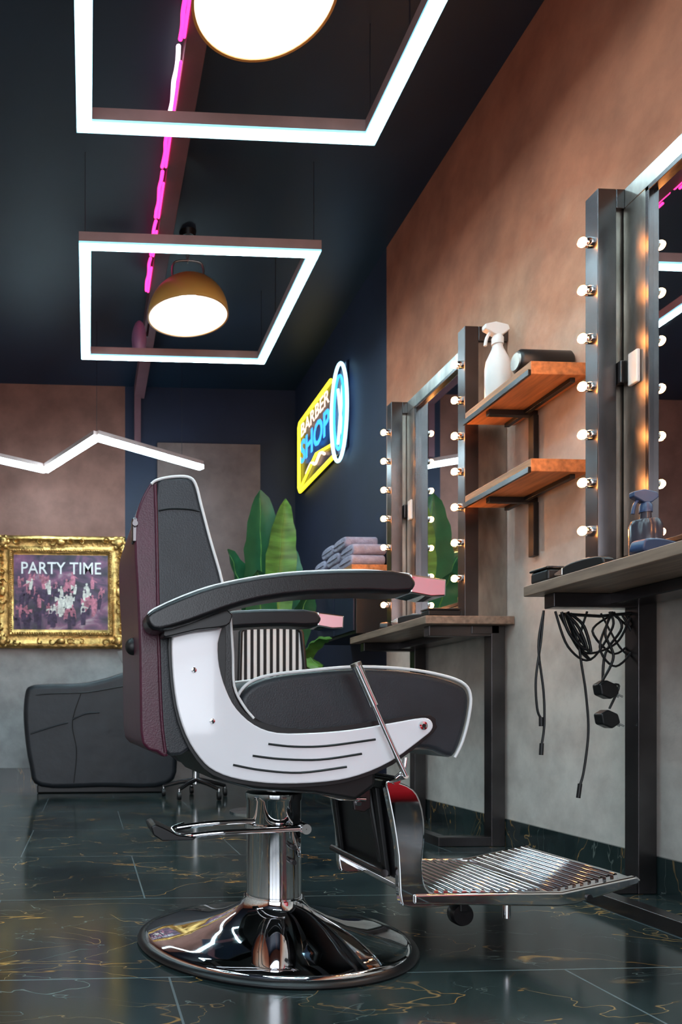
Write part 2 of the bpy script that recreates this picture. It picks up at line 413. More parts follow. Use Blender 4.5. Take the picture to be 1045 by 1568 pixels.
# ------------------------------------------------------------ mirror stations
HT = 2.175
def station(yf):
    yn = yf-.82
    g = group("mirror_frame", (1.65, (yf+yn)/2, 1.6))
    for nm, y0 in (("far", yf-.06), ("near", yn)):
        box("post_"+nm, 1.57, 1.63, y0, y0+.06, .96, HT, 'dsteel', g, bevel=.003)
        box("side_plate_"+nm, 1.63, 1.757, y0+.012, y0+.022, .96, HT-.06, 'steel', g)
        box("return_top_"+nm, 1.63, 1.757, y0, y0+.06, HT-.06, HT, 'dsteel', g, bevel=.003)
        bs = []; ss = []
        for i in range(7):
            z = 1.125+i*.150
            bs.append(sph("b", (1.541, y0+.03, z), .0145, 'bulb', g, seg=8, rings=6))
            ss.append(lathe("s", [(.001, 0), (.012, 0), (.016, .010), (.016, .022), (.001, .022)], (1.548, y0+.03, z), 'chrome', g, 16, axis='x'))
        join(bs, "bulbs_"+nm); join(ss, "sockets_"+nm)
    box("top_rail", 1.655, 1.757, yn+.06, yf-.06, HT-.06, HT, 'steel', g, bevel=.003)
    box("bottom_rail", 1.655, 1.757, yn+.06, yf-.06, .96, 1.04, 'steel', g, bevel=.003)
    for nm, a, b, c, d in (("a", yf-.15, yf-.055, yf-.165, yf-.15), ("b", yn+.055, yn+.15, yn+.15, yn+.165)):
        box("stile_"+nm, 1.655, 1.757, a, b, 1.04, HT-.06, 'steel', g, bevel=.003)
        box("inner_lip_"+nm, 1.652, 1.70, c, d, 1.04, HT-.06, 'dsteel', g, bevel=.002)
    for nm, a, b in (("t", HT-.075, HT-.06), ("b", 1.04, 1.055)):
        box("inner_lip_"+nm, 1.652, 1.70, yn+.15, yf-.15, a, b, 'dsteel', g, bevel=.002)
    box("backing_board", 1.685, 1.757, yn+.15, yf-.15, 1.04, HT-.06, 'black', g)
    box("mirror_glass", 1.668, 1.684, yn+.16, yf-.16, 1.05, HT-.07, 'mirror', g)
    box("hinge_clip", 1.632, 1.656, yf-.075, yf-.05, 1.57, 1.64, 'dsteel', g, bevel=.004)
    box("hinge_clip_pin", 1.642, 1.654, yf-.13, yf-.09, 1.55, 1.65, 'wbottle', g, bevel=.004)
    t = group("styling_table", (1.56, (yf+yn)/2, .93))
    box("top", 1.38, XR-.004, yn-.05, yf+.02, .925, .958, 'wood2', t, bevel=.003)
    box("apron", 1.60, 1.72, yn, yf-.03, .89, .925, 'dsteel', t, bevel=.003)
    for nm, y0 in (("far", yf-.08), ("near", yn)):
        box("leg_"+nm, 1.685, 1.745, y0, y0+.06, 0, .925, 'dsteel', t, bevel=.003)
        box("arm_"+nm, 1.42, 1.69, y0+.005, y0+.055, .88, .925, 'dsteel', t, bevel=.003)
        box("foot_"+nm, 1.46, 1.69, y0+.005, y0+.055, 0, .04, 'dsteel', t, bevel=.003)
    box("foot_bar", 1.46, 1.51, yn+.055, yf-.075, 0, .04, 'dsteel', t, bevel=.003)
    return g
station(3.87); station(2.29)

# ------------------------------------------------------------ shelves
for z in (1.742, 1.402):
    g = group("wooden_shelf", (1.65, 2.79, z))
    box("board", 1.545, XR-.003, 2.54, 3.0, z, z+.046, 'wood', g, bevel=.003)
    box("front_lip", 1.535, 1.546, 2.54, 3.0, z-.004, z+.016, 'dsteel', g, bevel=.001)
    box("bracket_arm", 1.56, XR-.003, 2.84, 2.865, z-.022, z, 'black', g, bevel=.002)
    box("bracket_wall", 1.735, XR-.003, 2.835, 2.87, z-.23, z-.02, 'black', g, bevel=.002)
    box("bracket_rail", 1.70, 1.72, 2.56, 2.98, z-.016, z, 'black', g, bevel=.002)

# ------------------------------------------------------------ bottles & small things
def spray(name, cx, cy, z, s, body, m1, m2):
    g = group(name, (cx, cy, z))
    lathe("body", [(.001, 0), (.036*s, 0), (.038*s, .01*s), (.038*s, .10*s), (.034*s, .125*s), (.018*s, .16*s), (.014*s, .175*s), (.001, .175*s)] if body == 0 else
          [(.001, 0), (.042*s, 0), (.044*s, .008*s), (.044*s, .12*s), (.038*s, .135*s), (.016*s, .142*s), (.015*s, .16*s), (.001, .16*s)], (cx, cy, z), m1, g, 32)
    h = (.175 if body == 0 else .16)*s
    lathe("collar", [(.001, 0), (.018*s, 0), (.018*s, .02*s), (.012*s, .03*s), (.001, .03*s)], (cx, cy, z+h), m2, g, 24)
    prism("head", [(cx-.045*s, z+h+.045*s), (cx-.045*s, z+h+.06*s), (cx-.01*s, z+h+.068*s), (cx+.03*s, z+h+.06*s), (cx+.035*s, z+h+.045*s), (cx+.012*s, z+h+.028*s), (cx-.012*s, z+h+.028*s)], cy-.012*s, cy+.012*s, m2, g, bevel=.004)
    tube("trigger", [(cx-.02*s, cy, z+h+.045*s), (cx-.035*s, cy, z+h+.02*s), (cx-.04*s, cy, z+h-.005*s)], .005*s, m2, g, smoothn=3)
spray("spray_bottle", 1.61, 2.87, 1.789, 1.25, 0, 'wbottle', 'wbottle')
spray("spray_bottle", 1.53, 1.98, .959, .92, 1, 'dbottle', 'bluep')
g = group("portable_speaker", (1.65, 2.64, 1.83))
lathe("body", [(.001, -.1), (.034, -.1), (.042, -.09), (.042, .09), (.034, .1), (.001, .1)], (1.65, 2.64, 1.831), 'black', g, 32, axis='x')
lathe("end_cap", [(.001, -.104), (.030, -.104), (.034, -.098), (.001, -.098)], (1.65, 2.64, 1.831), 'steel', g, 32, axis='x')
def clipper(cx, cy, z, rot, m='black'):
    g = group("hair_clipper", (cx, cy, z), rot, True)
    prism("body", [(-.07, .003), (-.075, .02), (-.06, .036), (0, .04), (.06, .034), (.075, .02), (.07, .004), (0, .001)], -.02, .02, m, g, bevel=.008, smoothn=3)
    prism("blade", [(.07, .006), (.1, .01), (.1, .016), (.07, .028)], -.022, .022, 'chrome', g, bevel=.002)
    box("switch", -.01, .02, -.006, .006, .036, .044, 'steel', g, bevel=.002)
clipper(1.44, 2.09, .960, 1.75); clipper(1.46, 1.85, .960, .3, 'bluep'); clipper(1.45, 1.68, .960, 1.2, 'bluep'); clipper(1.46, 3.28, .960, 2.4)
clipper(1.46, 3.6, .960, 1.0)
g = group("accessory_case", (1.45, 2.24, .97))
box("case_body", 1.39, 1.53, 2.20, 2.29, .959, .995, 'black', g, bevel=.008)
box("case_lid", 1.388, 1.532, 2.198, 2.292, .995, 1.003, 'dsteel', g, bevel=.003)
g = group("accessory_case", (1.46, 3.07, .97))
box("case_body", 1.40, 1.54, 3.02, 3.09, .959, .985, 'black', g, bevel=.006)
box("case_lid", 1.398, 1.542, 3.018, 3.092, .985, .992, 'dsteel', g, bevel=.003)
# hanging cables
g = group("hanging_cables", (1.5, 2.26, .8))
def cb(px, py, dy=0): return (1.392+(px-805)*.00205, 2.245+dy, .55+(1095-py)*.00202)
def cab(nm, pts, r=.0036): tube(nm, [cb(p[0], p[1], p[2] if len(p) > 2 else 0) for p in pts], r, 'black', g, seg=7, smoothn=6)
cab("cable_a", [(812, 935), (808, 980), (800, 1040), (802, 1085), (808, 1100)])
cab("cable_b", [(812, 936), (804, 990), (812, 1060), (813, 1110), (809, 1140)])
cab("cable_c", [(850, 936), (862, 975), (880, 1000), (925, 985), (948, 945)])
cab("cable_d", [(830, 936), (850, 990), (885, 1010), (920, 960), (915, 936)])
cab("cable_e", [(880, 936), (868, 985), (878, 1060), (882, 1120), (875, 1180), (868, 1205)])
cab("cable_f", [(920, 936), (900, 990), (925, 1020), (955, 985), (935, 940)])
cab("cable_g", [(925, 936, .01), (938, 960, .01), (912, 1000, .01), (908, 1050, .01)], .004)
cab("cable_h", [(930, 940, .02), (960, 970, .02), (930, 1000, .02), (895, 965, .02), (925, 940, .02)])
cab("cable_i", [(850, 938, .015), (870, 985, .015), (890, 1010, .015), (868, 990, .01), (840, 940, .01)], .004)
cab("cable_j", [(912, 1050), (930, 1050), (915, 1085)])
cab("cable_k", [(845, 938, -.01), (858, 965, -.01), (882, 1000, -.01), (872, 960, -.01), (850, 940, -.01)], .0045)
cab("cable_l", [(835, 938, -.015), (848, 972, -.015), (874, 995, -.015), (862, 962, -.015), (842, 940, -.015)], .0045)
cab("cable_m", [(915, 938, -.01), (905, 970, -.01), (918, 1005, -.01), (902, 1040, -.01), (893, 1050, -.01)], .004)
cab("cable_n", [(905, 938, .01), (935, 990, .01), (955, 1000, .01), (950, 950, .01), (940, 938, .01)], .003)
for nm, a, b in (("jack_a", (808, 1098), (808, 1112)), ("jack_b", (809, 1138), (808, 1156)), ("jack_c", (869, 1200), (866, 1222))):
    tube(nm, [cb(*a), cb(*b)], .0065, 'black', g)
for nm, px, py in (("plug_a", 910, 1055), ("plug_b", 912, 1100)):
    c = cb(px, py)
    prism(nm, [(c[0]-.034, c[2]+.014), (c[0]-.01, c[2]+.028), (c[0]+.022, c[2]+.014), (c[0]+.030, c[2]-.014), (c[0]+.004, c[2]-.032), (c[0]-.028, c[2]-.018)], c[1]-.02, c[1]+.02, 'black', g, bevel=.006)
    for s in (-1, 1): tube(nm+"_pin%d" % s, [(c[0]+.018, c[1]+s*.009, c[2]-.01), (c[0]+.046, c[1]+s*.009, c[2]-.024)], .0028, 'chrome', g)
tube("cable_tie", [cb(840, 940), cb(900, 943), cb(950, 938)], .005, 'black', g)

# towels on a far wall shelf
g = group("towel_shelf", (1.6, 4.6, 1.4))
box("board", 1.50, XR-.003, 4.20, 5.0, 1.375, 1.41, 'wood', g, bevel=.003)
box("cabinet_body", 1.54, XR-.003, 4.24, 4.96, 1.02, 1.375, 'black', g, bevel=.004)
box("cabinet_door", 1.53, 1.54, 4.26, 4.59, 1.04, 1.36, 'navy', g, bevel=.002)
box("cabinet_door_b", 1.53, 1.54, 4.61, 4.94, 1.04, 1.36, 'navy', g, bevel=.002)
g = group("towel_stack", (1.6, 4.55, 1.5))
k = 0
for row, n in ((0, 3), (1, 3), (2, 2)):
    for i in range(n):
        y0 = 4.24+i*.235+(.1 if row == 2 else 0)+random.uniform(-.01, .01); z0 = 1.412+row*.066
        x0 = 1.51+random.uniform(0, .015)
        prof = cr([(y0, z0+.033, 0), (y0+.02, z0+.003, 0), (y0+.11, z0, 0), (y0+.2, z0+.003, 0), (y0+.225, z0+.033, 0), (y0+.2, z0+.062, 0), (y0+.11, z0+.068, 0), (y0+.02, z0+.062, 0)], 4, True)
        prism("towel_%d" % k, [(p.x, p.y) for p in prof], x0, x0+.2, 'towel', g, bevel=.012, axis='x'); k += 1
        tube("fold_%d" % k, [(x0-.001, y0+.02, z0+.033), (x0-.003, y0+.2, z0+.033)], .004, 'towel', g)

# ------------------------------------------------------------ plant
g = group("potted_banana_plant", (1.2, 4.85, 0))
PB = (1.2, 4.85)
lathe("pot", [(.001, 0), (.11, 0), (.13, .02), (.155, .30), (.16, .33), (.14, .33), (.135, .28), (.001, .28)], (*PB, 0), 'ceramic', g, 40)
lathe("soil", [(.001, .295), (.138, .29)], (*PB, 0), 'beam', g, 30)
def leaf(i, tip, mid, w, m, tw=0.0):
    A, B, C = Vector((*PB, .3)), Vector(mid), Vector(tip)
    n = 26; V = []; F = []; mcount = 6
    stem = []
    for k in range(n+1):
        t = k/n; p = A*(1-t)**2+B*2*t*(1-t)+C*t*t; d = ((B-A)*(1-t)+(C-B)*t).normalized()
        if t <= .47: stem.append(p.copy())
        s = max(0, (t-.38)/.62); ww = w*math.sin(math.pi*min(1, s)**.8)**.6 if 0 < s < 1 else .002
        side = Vector((math.cos(tw), math.sin(tw), 0)); side = (side-d*side.dot(d)).normalized(); up = side.cross(d)
        for j in range(mcount+1):
            q = (j/mcount-.5)*2
            wav = 1+.05*math.sin(k*2.1+j)
            V.append(p+side*q*ww*wav+up*(abs(q)**1.3*ww*.35+.006*math.sin(k*1.7+q*3)))
    for k in range(n):
        for j in range(mcount): F.append((k*(mcount+1)+j, k*(mcount+1)+j+1, (k+1)*(mcount+1)+j+1, (k+1)*(mcount+1)+j))
    add("leaf_%d" % i, V, F, m, g, smooth=True, angle=80)
    tube("midrib_%d" % i, stem+[V[(mcount+1)*kk+3] for kk in range(13, n)], .011, 'leaf', g, seg=8, r2=.002)
L_ = [((1.10, 4.75, 1.99), (1.12, 4.85, 1.35), .155, 'leafd', .3), ((1.23, 4.62, 1.90), (1.2, 4.8, 1.35), .105, 'leaf', .1),
      ((.90, 4.8, 1.62), (1.05, 4.85, 1.3), .12, 'leafd', .8), ((1.38, 5.0, 1.68), (1.28, 4.9, 1.2), .12, 'leafd', -.4),
      ((1.50, 4.55, 1.02), (1.35, 4.72, 1.15), .10, 'leaf', .9), ((1.36, 4.35, .82), (1.28, 4.55, 1.1), .13, 'leaf', .4),
      ((1.14, 4.5, 1.16), (1.16, 4.65, 1.2), .11, 'leaf', -.5), ((1.46, 4.8, 1.38), (1.32, 4.85, 1.15), .10, 'leafd', .5),
      ((1.05, 4.6, 1.45), (1.1, 4.75, 1.25), .10, 'leafd', 0)]
for i, (tp, md, w, m, tw) in enumerate(L_): leaf(i, tp, md, w, m, tw)

# ------------------------------------------------------------ framed poster
def poster_mat():
    m, t, b = nt("poster_print"); L = t.links
    tc = t.nodes.new("ShaderNodeTexCoord")
    n = t.nodes.new("ShaderNodeTexNoise"); n.inputs["Scale"].default_value = 4; n.inputs["Detail"].default_value = 6; n.inputs["Distortion"].default_value = 1.0
    L.new(tc.outputs["Generated"], n.inputs["Vector"])
    r = t.nodes.new("ShaderNodeValToRGB"); e = r.color_ramp.elements
    e[0].position = .36; e[0].color = (.015, .010, .022, 1); e[1].position = .8; e[1].color = (.6, .45, .45, 1)
    x = e.new(.5); x.color = (.08, .035, .08, 1); x = e.new(.62); x.color = (.24, .08, .16, 1)
    L.new(n.outputs["Fac"], r.inputs[0])
    L.new(r.outputs[0], b.inputs["Base Color"]); b.inputs["Roughness"].default_value = .35
    return m
M['poster'] = poster_mat()
g = group("framed_poster", (-.22, 6.28, 1.57))
cx, cz, W2, H2 = -.225, 1.57, .535, .465
y_ = YB-.004
box("print", cx-.39, cx+.39, y_-.03, y_-.015, cz-.31, cz+.31, 'poster', g)
prof = [(0, 0), (0, .05), (.012, .062), (.03, .066), (.045, .045), (.075, .032), (.10, .04), (.115, .055), (.13, .05), (.14, .03), (.155, .028), (.155, 0)]
V = []; F = []; n = len(prof)
for sx, sz in ((-1, -1), (1, -1), (1, 1), (-1, 1)):
    for d, h in prof: V.append((cx+sx*(W2-d), y_-h, cz+sz*(H2-d)))
for k in range(4):
    q = (k+1) % 4
    for j in range(n-1): F.append((k*n+j, q*n+j, q*n+j+1, k*n+j+1))
add("gilt_frame", V, F, 'gold', g, smooth=True, angle=60)
orn = []
def scroll(x, z, s, a0, flip=1):
    pts = []
    for k in range(16):
        t = k/15; a = a0+flip*t*5.0; r = s*(1-t*.75)
        pts.append((x+r*math.cos(a), y_-.062, z+r*math.sin(a)))
    orn.append(tube("o", pts, .010*s/.04, 'gold', g, seg=6))
for sx in (-1, 1):
    for sz in (-1, 1):
        X, Zc = cx+sx*(W2-.055), cz+sz*(H2-.055)
        orn.append(sph("o", (X, y_-.06, Zc), .038, 'gold', g, s=(1.1, .5, 1.1), seg=10))
        for k in range(6):
            a = k*math.pi/3; orn.append(sph("o", (X+.045*math.cos(a), y_-.055, Zc+.045*math.sin(a)), .02, 'gold', g, s=(1, .7, 1), seg=8))
        scroll(X-sx*.11, Zc+sz*.01, .036, 0, sx); scroll(X+sx*.01, Zc-sz*.11, .036, 1.5, -sx)
for sx, sz in ((0, 1), (0, -1), (1, 0), (-1, 0)):
    X, Zc = cx+sx*(W2-.055), cz+sz*(H2-.055)
    orn.append(sph("o", (X, y_-.06, Zc), .03, 'gold', g, s=(1.3 if sz else .9, .5, 1.3 if sx else .9), seg=10))
    for s in (-1, 1):
        scroll(X+(s*.075 if sz else 0), Zc+(s*.075 if sx else 0), .032, 0, s)
        scroll(X+(s*.17 if sz else 0), Zc+(s*.16 if sx else 0), .026, 2, -s)
for i in range(40):
    t = i/39*2-1
    for s in (-1, 1):
        orn.append(sph("o", (cx+t*(W2-.14), y_-.055, cz+s*(H2-.125)), .009, 'gold', g, seg=6, rings=5))
        orn.append(sph("o", (cx+s*(W2-.125), y_-.055, cz+t*(H2-.14)), .008, 'gold', g, seg=6, rings=5))
join(orn, "gilt_ornament")
text("title_lettering", "PARTY TIME", .14, (cx, y_-.034, cz+.195), Matrix.Rotation(math.pi/2, 4, 'X'), 'text', g, width=.66, offset=.001)
# printed crowd of revellers: thin flat printed shapes lying on the sheet
def crowd(mkey, n, z0, z1, sc, lay, spread=.35):
    V = []; F = []
    for _ in range(n):
        x = cx+random.uniform(-spread, spread); z = cz+random.uniform(z0, z1); s = sc*random.uniform(.8, 1.2); lean = random.uniform(-.4, .4)
        yb = y_-.0302-lay*.0004-random.random()*.0003
        hd = [(x+lean*s+s*.22*math.cos(a), z+s*1.15+s*.27*math.sin(a)) for a in [k*math.pi/4 for k in range(8)]]
        body = [(x-.3*s, z-s), (x+.3*s, z-s), (x+.38*s+lean*s*.5, z+.3*s), (x+.25*s+lean*s, z+.85*s), (x-.2*s+lean*s, z+.85*s), (x-.38*s+lean*s*.5, z+.3*s)]
        sd = random.choice((-1, 1)); arm = [(x+sd*.3*s+lean*s, z+.8*s), (x+sd*.9*s, z+random.uniform(.2, 1.7)*s), (x+sd*.85*s, z+random.uniform(.1, .4)*s), (x+sd*.25*s, z+.5*s)]
        for poly in (hd, body, arm):
            b = len(V); V.extend([(p[0], yb, p[1]) for p in poly]); F.append(tuple(range(b, b+len(poly))))
    add("printed_crowd_"+mkey+str(lay), V, F, mkey, g)
crowd('printpink', 16, -.03, .10, .045, 0); crowd('printdark', 18, -.12, .0, .05, 1); crowd('printwhite', 9, -.06, .06, .04, 2, .26)
crowd('printpink', 16, -.2, -.08, .05, 3); crowd('printwhite', 12, -.17, -.05, .045, 4, .2); crowd('printdark', 14, -.26, -.2, .05, 5)
# ------------------------------------------------------------ neon sign on navy wall
g = group("neon_sign", (1.74, 5.45, 2.64))
X = XR-.035
def sg(y, z): return (X, y, z)
box("backing", XR-.02, XR-.004, 4.98, 6.05, 2.36, 2.95, mat("clear_backing", (.012, .02, .05), .35, nscale=3), g, bevel=.004)
tube("yellow_outline", [sg(5.25, 2.93), sg(6.03, 2.93), sg(6.06, 2.90), sg(6.06, 2.41), sg(6.03, 2.37), sg(5.2, 2.37)], .014, 'nyel', g)
tube("yellow_arrow", [sg(6.0, 2.40), sg(5.6, 2.53), sg(5.25, 2.47)], .010, 'nyel', g)
ell = [(X-.01, 5.05+.16*math.cos(a), 2.62+.33*math.sin(a)) for a in [2*math.pi*k/36 for k in range(36)]]
tube("ice_ellipse", ell, .012, 'ncyan', g, closed=True)
ell = [(X-.01, 5.05+.10*math.cos(a), 2.62+.25*math.sin(a)) for a in [2*math.pi*k/36 for k in range(36)]]
tube("blue_ellipse", ell, .009, 'nblue', g, closed=True)
tube("scissor_a", [(X, 5.10, 2.42), (X, 5.0, 2.80)], .010, 'ncyan', g)
tube("scissor_b", [(X, 5.0, 2.42), (X, 5.10, 2.80)], .010, 'ncyan', g)
Rt = Matrix.Rotation(-math.pi/2, 4, 'Z') @ Matrix.Rotation(math.pi/2, 4, 'X')
text("text_gold", "BARBER", .15, (X-.01, 5.62, 2.83), Rt, 'npink', g, width=.70)
text("text_blue", "SHOP", .25, (X-.01, 5.62, 2.65), Rt, 'nblue', g, width=.72, offset=.005)
tube("moustache", [sg(5.85, 2.46), sg(5.72, 2.50), sg(5.62, 2.46), sg(5.5, 2.5), sg(5.4, 2.46)], .011, 'npink', g, smoothn=5)

# ------------------------------------------------------------ shampoo chair
g = group("shampoo_lounge_chair", (.05, 5.5, 0))
prism("body", [(-.44, .70), (-.40, .755), (-.28, .768), (-.05, .775), (.12, .81), (.3, .865), (.5, .89), (.62, .80), (.63, .3), (.56, .06), (.1, .045), (-.33, .05), (-.41, .2), (-.45, .5)], 5.25, 5.85, 'sofa', g, bevel=.05, bseg=5, smoothn=4)
tube("seam_front", [(-.43, 5.262, .68), (-.25, 5.243, .70), (0, 5.243, .71), (.3, 5.243, .76), (.58, 5.25, .78)], .004, 'black', g, smoothn=5)
tube("seam_side", [(-.05, 5.246, .70), (-.11, 5.243, .5), (-.08, 5.244, .3), (-.1, 5.25, .08)], .003, 'black', g, smoothn=5)
tube("crease_a", [(-.11, 5.246, .52), (-.02, 5.243, .56), (.08, 5.246, .57)], .006, 'sofa', g, smoothn=5)
tube("crease_b", [(-.4, 5.252, .42), (-.25, 5.243, .47), (-.14, 5.246, .5)], .006, 'sofa', g, smoothn=5)
box("plinth", -.36, .55, 5.32, 5.8, 0, .06, 'black', g, bevel=.01)
lathe("basin", [(.001, .03), (.10, .04), (.16, .09), (.19, .15), (.205, .15), (.18, .08), (.11, .0), (.001, -.01)], (.42, 5.55, .87), 'ceramic', g, 40)
tube("tap", [(.55, 5.7, .98), (.55, 5.7, 1.06), (.52, 5.66, 1.1), (.47, 5.62, 1.07)], .012, 'chrome', g, smoothn=5)

# rolling stool + striped chair
def star(g, cx, cy, r, zt):
    for k in range(5):
        a = k*2*math.pi/5+.3; c, s = math.cos(a), math.sin(a)
        tube("star_leg_%d" % k, [(cx, cy, .12), (cx+c*r*.5, cy+s*r*.5, .10), (cx+c*r, cy+s*r, .07)], .018, 'dsteel', g, r2=.012)
        lathe("caster_%d" % k, [(.001, -.012), (.026, -.012), (.028, 0), (.026, .012), (.001, .012)], (cx+c*r, cy+s*r, .0285), 'black', g, 18, axis='x')
        tube("fork_%d" % k, [(cx+c*r, cy+s*r, .03), (cx+c*r, cy+s*r, .075)], .009, 'chrome', g)
    tube("gas_lift", [(cx, cy, .09), (cx, cy, zt)], .024, 'chrome', g, seg=16)
g = group("rolling_stool", (.72, 5.0, 0)); star(g, .72, 5.0, .22, .46)
lathe("seat", [(.001, .46), (.13, .46), (.155, .475), (.16, .50), (.155, .535), (.11, .55), (.001, .553)], (.72, 5.0, 0), 'leather2', g, 40)
SX, SY = .99, 4.2
g = group("striped_salon_chair", (SX, SY, 0))
lathe("disc_base", [(.001, .03), (.03, .03), (.16, .015), (.19, .008), (.19, 0), (.001, 0)], (SX, SY, 0), 'chrome', g, 40)
tube("stem", [(SX, SY, .02), (SX, SY, .44)], .025, 'chrome', g, seg=20)
box("seat", SX-.2, SX+.2, SY-.2, SY+.2, .44, .56, 'leather2', g, bevel=.04, bseg=4)
prism("backrest", [(SX-.19, .56), (SX-.18, .99), (SX-.15, 1.03), (SX+.12, 1.03), (SX+.15, .99), (SX+.19, .56)], SY-.24, SY-.18, 'stripe', g, bevel=.015)
tube("back_edge", [(SX-.19, SY-.245, .56), (SX-.18, SY-.245, .99), (SX-.15, SY-.245, 1.03), (SX+.12, SY-.245, 1.03), (SX+.15, SY-.245, .99), (SX+.19, SY-.245, .56)], .012, 'black', g)

# unseen red armchair, added to put red reflections into the chrome
g = group("red_armchair", (1.4, -.05, 0))
box("seat", 1.1, 1.62, -.35, .25, .2, .42, 'red', g, bevel=.05, bseg=4)
box("back", 1.56, 1.74, -.45, .35, .2, 1.2, 'red', g, bevel=.06, bseg=4)
box("arm_a", 1.1, 1.62, -.47, -.33, .2, .60, 'red', g, bevel=.05, bseg=4)
box("arm_b", 1.1, 1.62, .23, .37, .2, .60, 'red', g, bevel=.05, bseg=4)
for i, (x, y) in enumerate(((1.15, -.4), (1.15, .3), (1.65, -.4), (1.65, .3))): tube("leg_%d" % i, [(x, y, 0), (x, y, .22)], .018, 'black', g)

# ============================================================ BARBER CHAIR
CX, CD, TH = .349, 1.83, math.radians(5)
ce = math.cos(EPS); se = math.sin(EPS)
g = group("barber_chair", (CX*ce+CD*se, CD*ce-CX*se, 0), TH-EPS, True)
c_, s_ = math.cos(TH), math.sin(TH)
def T(u, v, yl):
    """side-elevation tracing -> chair-local metres at lateral offset yl"""
    k = (u-200)/1150
    xl = (k*(CD+yl*c_)+yl*s_-CX)/(c_-k*s_)
    return xl, CAMH+(1095-v)/1150*(CD+xl*s_+yl*c_)
def TP(pts, yl): return [T(u, v, yl) for u, v in pts]
def T3(pts, yl): return [(T(u, v, yl)[0], yl, T(u, v, yl)[1]) for u, v in pts]
# base
lathe("rubber_ring", [(.29, .0), (.330, .0), (.333, .005), (.330, .011), (.318, .015), (.29, .015)], (0, 0, 0), 'rubber', g, 96)
lathe("base_dome", [(.316, .008), (.315, .017), (.305, .022), (.27, .030), (.22, .039), (.17, .050), (.125, .066), (.10, .079), (.082, .091), (.074, .104), (.072, .112), (.001, .112)], (0, 0, 0), 'chrome', g, 96, angle=60)
lathe("column", [(.062, .10), (.066, .110), (.0655, .12), (.0655, .345), (.068, .348), (.068, .362), (.062, .366), (.001, .366)], (0, 0, 0), 'chrome', g, 64)
lathe("column_collar", [(.0665, .275), (.0705, .277), (.0705, .288), (.0665, .29)], (0, 0, 0), 'chrome', g, 64)
lathe("piston", [(.018, .34), (.018, .40)], (0, 0, 0), 'chrome', g, 32)
for i, z in enumerate((.24, .205)): lathe("column_screw_%d" % i, [(.001, -.076), (.006, -.076), (.007, -.06), (.001, -.06)], (.028, 0, z), 'black', g, 12, axis='y')
# pump pedal
for i, (yy, z) in enumerate(((-.080, .285), (-.03, .300))):
    tube("pedal_bar_%d" % i, [(.055, yy, z), (-.08, yy, z-.004), (-.17, yy, z-.008), (-.24, yy+.01, z-.018)], .0065, 'chrome', g, smoothn=4)
tube("pedal_cross", [(-.215, -.085, .272), (-.245, -.06, .268), (-.25, -.01, .276), (-.22, .0, .286)], .0075, 'chrome', g, smoothn=4)
prism("pedal_pad", [(-.312, .296), (-.306, .276), (-.285, .262), (-.215, .262), (-.205, .27), (-.25, .276), (-.28, .292), (-.30, .301)], -.092, .02, 'rubber', g, bevel=.004)
lathe("pedal_pivot", [(.001, -.092), (.012, -.092), (.014, -.08), (.014, -.06), (.001, -.06)], (.052, 0, .285), 'chrome', g, 24, axis='y')
# underframe
box("mount_plate", -.13, .17, -.12, .12, .395, .415, 'black', g, bevel=.004)
prism("under_tray", TP([(285, 1150), (320, 1190), (380, 1206), (470, 1212), (530, 1222), (560, 1200), (560, 1130), (300, 1130)], -.14), -.2, .2, 'black', g, bevel=.01)
prism("front_bracket", TP([(534, 1192), (565, 1190), (566, 1236), (556, 1243), (540, 1240)], -.16), -.17, -.155, 'dsteel', g, bevel=.003)
for i, (u, v) in enumerate(((550, 1215), (550, 1230))):
    x, z = T(u, v, -.175); lathe("bracket_bolt_%d" % i, [(.001, -.176), (.006, -.176), (.006, -.168), (.001, -.168)], (x, 0, z), 'chrome', g, 12, axis='y')
tube("under_rod", T3([(430, 1198), (520, 1222), (560, 1224)], -.17), .005, 'chrome', g)
# backrest
BN = -.235
shell = [(226, 745), (236, 733), (246, 736), (250, 800), (252, 950), (256, 1060), (262, 1156), (240, 1152), (219, 1140), (215, 1090), (214, 1000), (210, 900), (207, 850), (207, 800), (214, 770)]
prism("back_shell", TP(shell, BN), BN+.006, .229, 'burg', g, bevel=.008, smoothn=2)
pad = [(240, 737), (262, 731), (288, 731), (299, 742), (308, 775), (322, 828), (340, 890), (348, 960), (345, 1030), (330, 1100), (290, 1148), (270, 1157), (252, 1150), (246, 1090), (243, 1000), (241, 900), (239, 800)]
prism("back_pad", TP(pad, BN), BN, .235, 'leather', g, bevel=.016, bseg=4, smoothn=2)
for nm, yy in (("near", BN+.002), ("far", .233)):
    P = TP([(232, 741), (240, 735), (262, 730), (288, 730), (300, 741), (309, 775), (323, 828), (341, 892), (348, 950)], BN)
    tube("back_piping_"+nm, [(x, yy, z) for x, z in P], .0032, 'pipe', g, seg=8, smoothn=4)
    P = TP([(238, 742), (240, 800), (242, 900), (244, 1000), (248, 1100), (254, 1152)], BN)
    tube("shell_seam_"+nm, [(x, yy, z) for x, z in P], .0035, 'burg', g, seg=8, smoothn=4)
P = T3([(243, 782), (262, 779), (290, 780), (306, 783)], BN-.001); tube("pad_seam", P, .0018, 'black', g, seg=6, smoothn=3)
x, z = T(213, 810, BN); box("headrest_latch", x-.014, x+.002, -.228, -.20, z-.026, z+.026, 'dsteel', g, bevel=.004)
tube("latch_pin", [(x-.008, -.236, z+.012), (x-.008, -.22, z+.012)], .006, 'dsteel', g)
x, z = T(207, 990, -.1); tube("back_release_stem", [(x+.05, -.1, z), (x+.0, -.1, z)], .008, 'chrome', g); sph("back_release_knob", (x-.005, -.1, z), .018, 'black', g, s=(1, .8, 1.1))
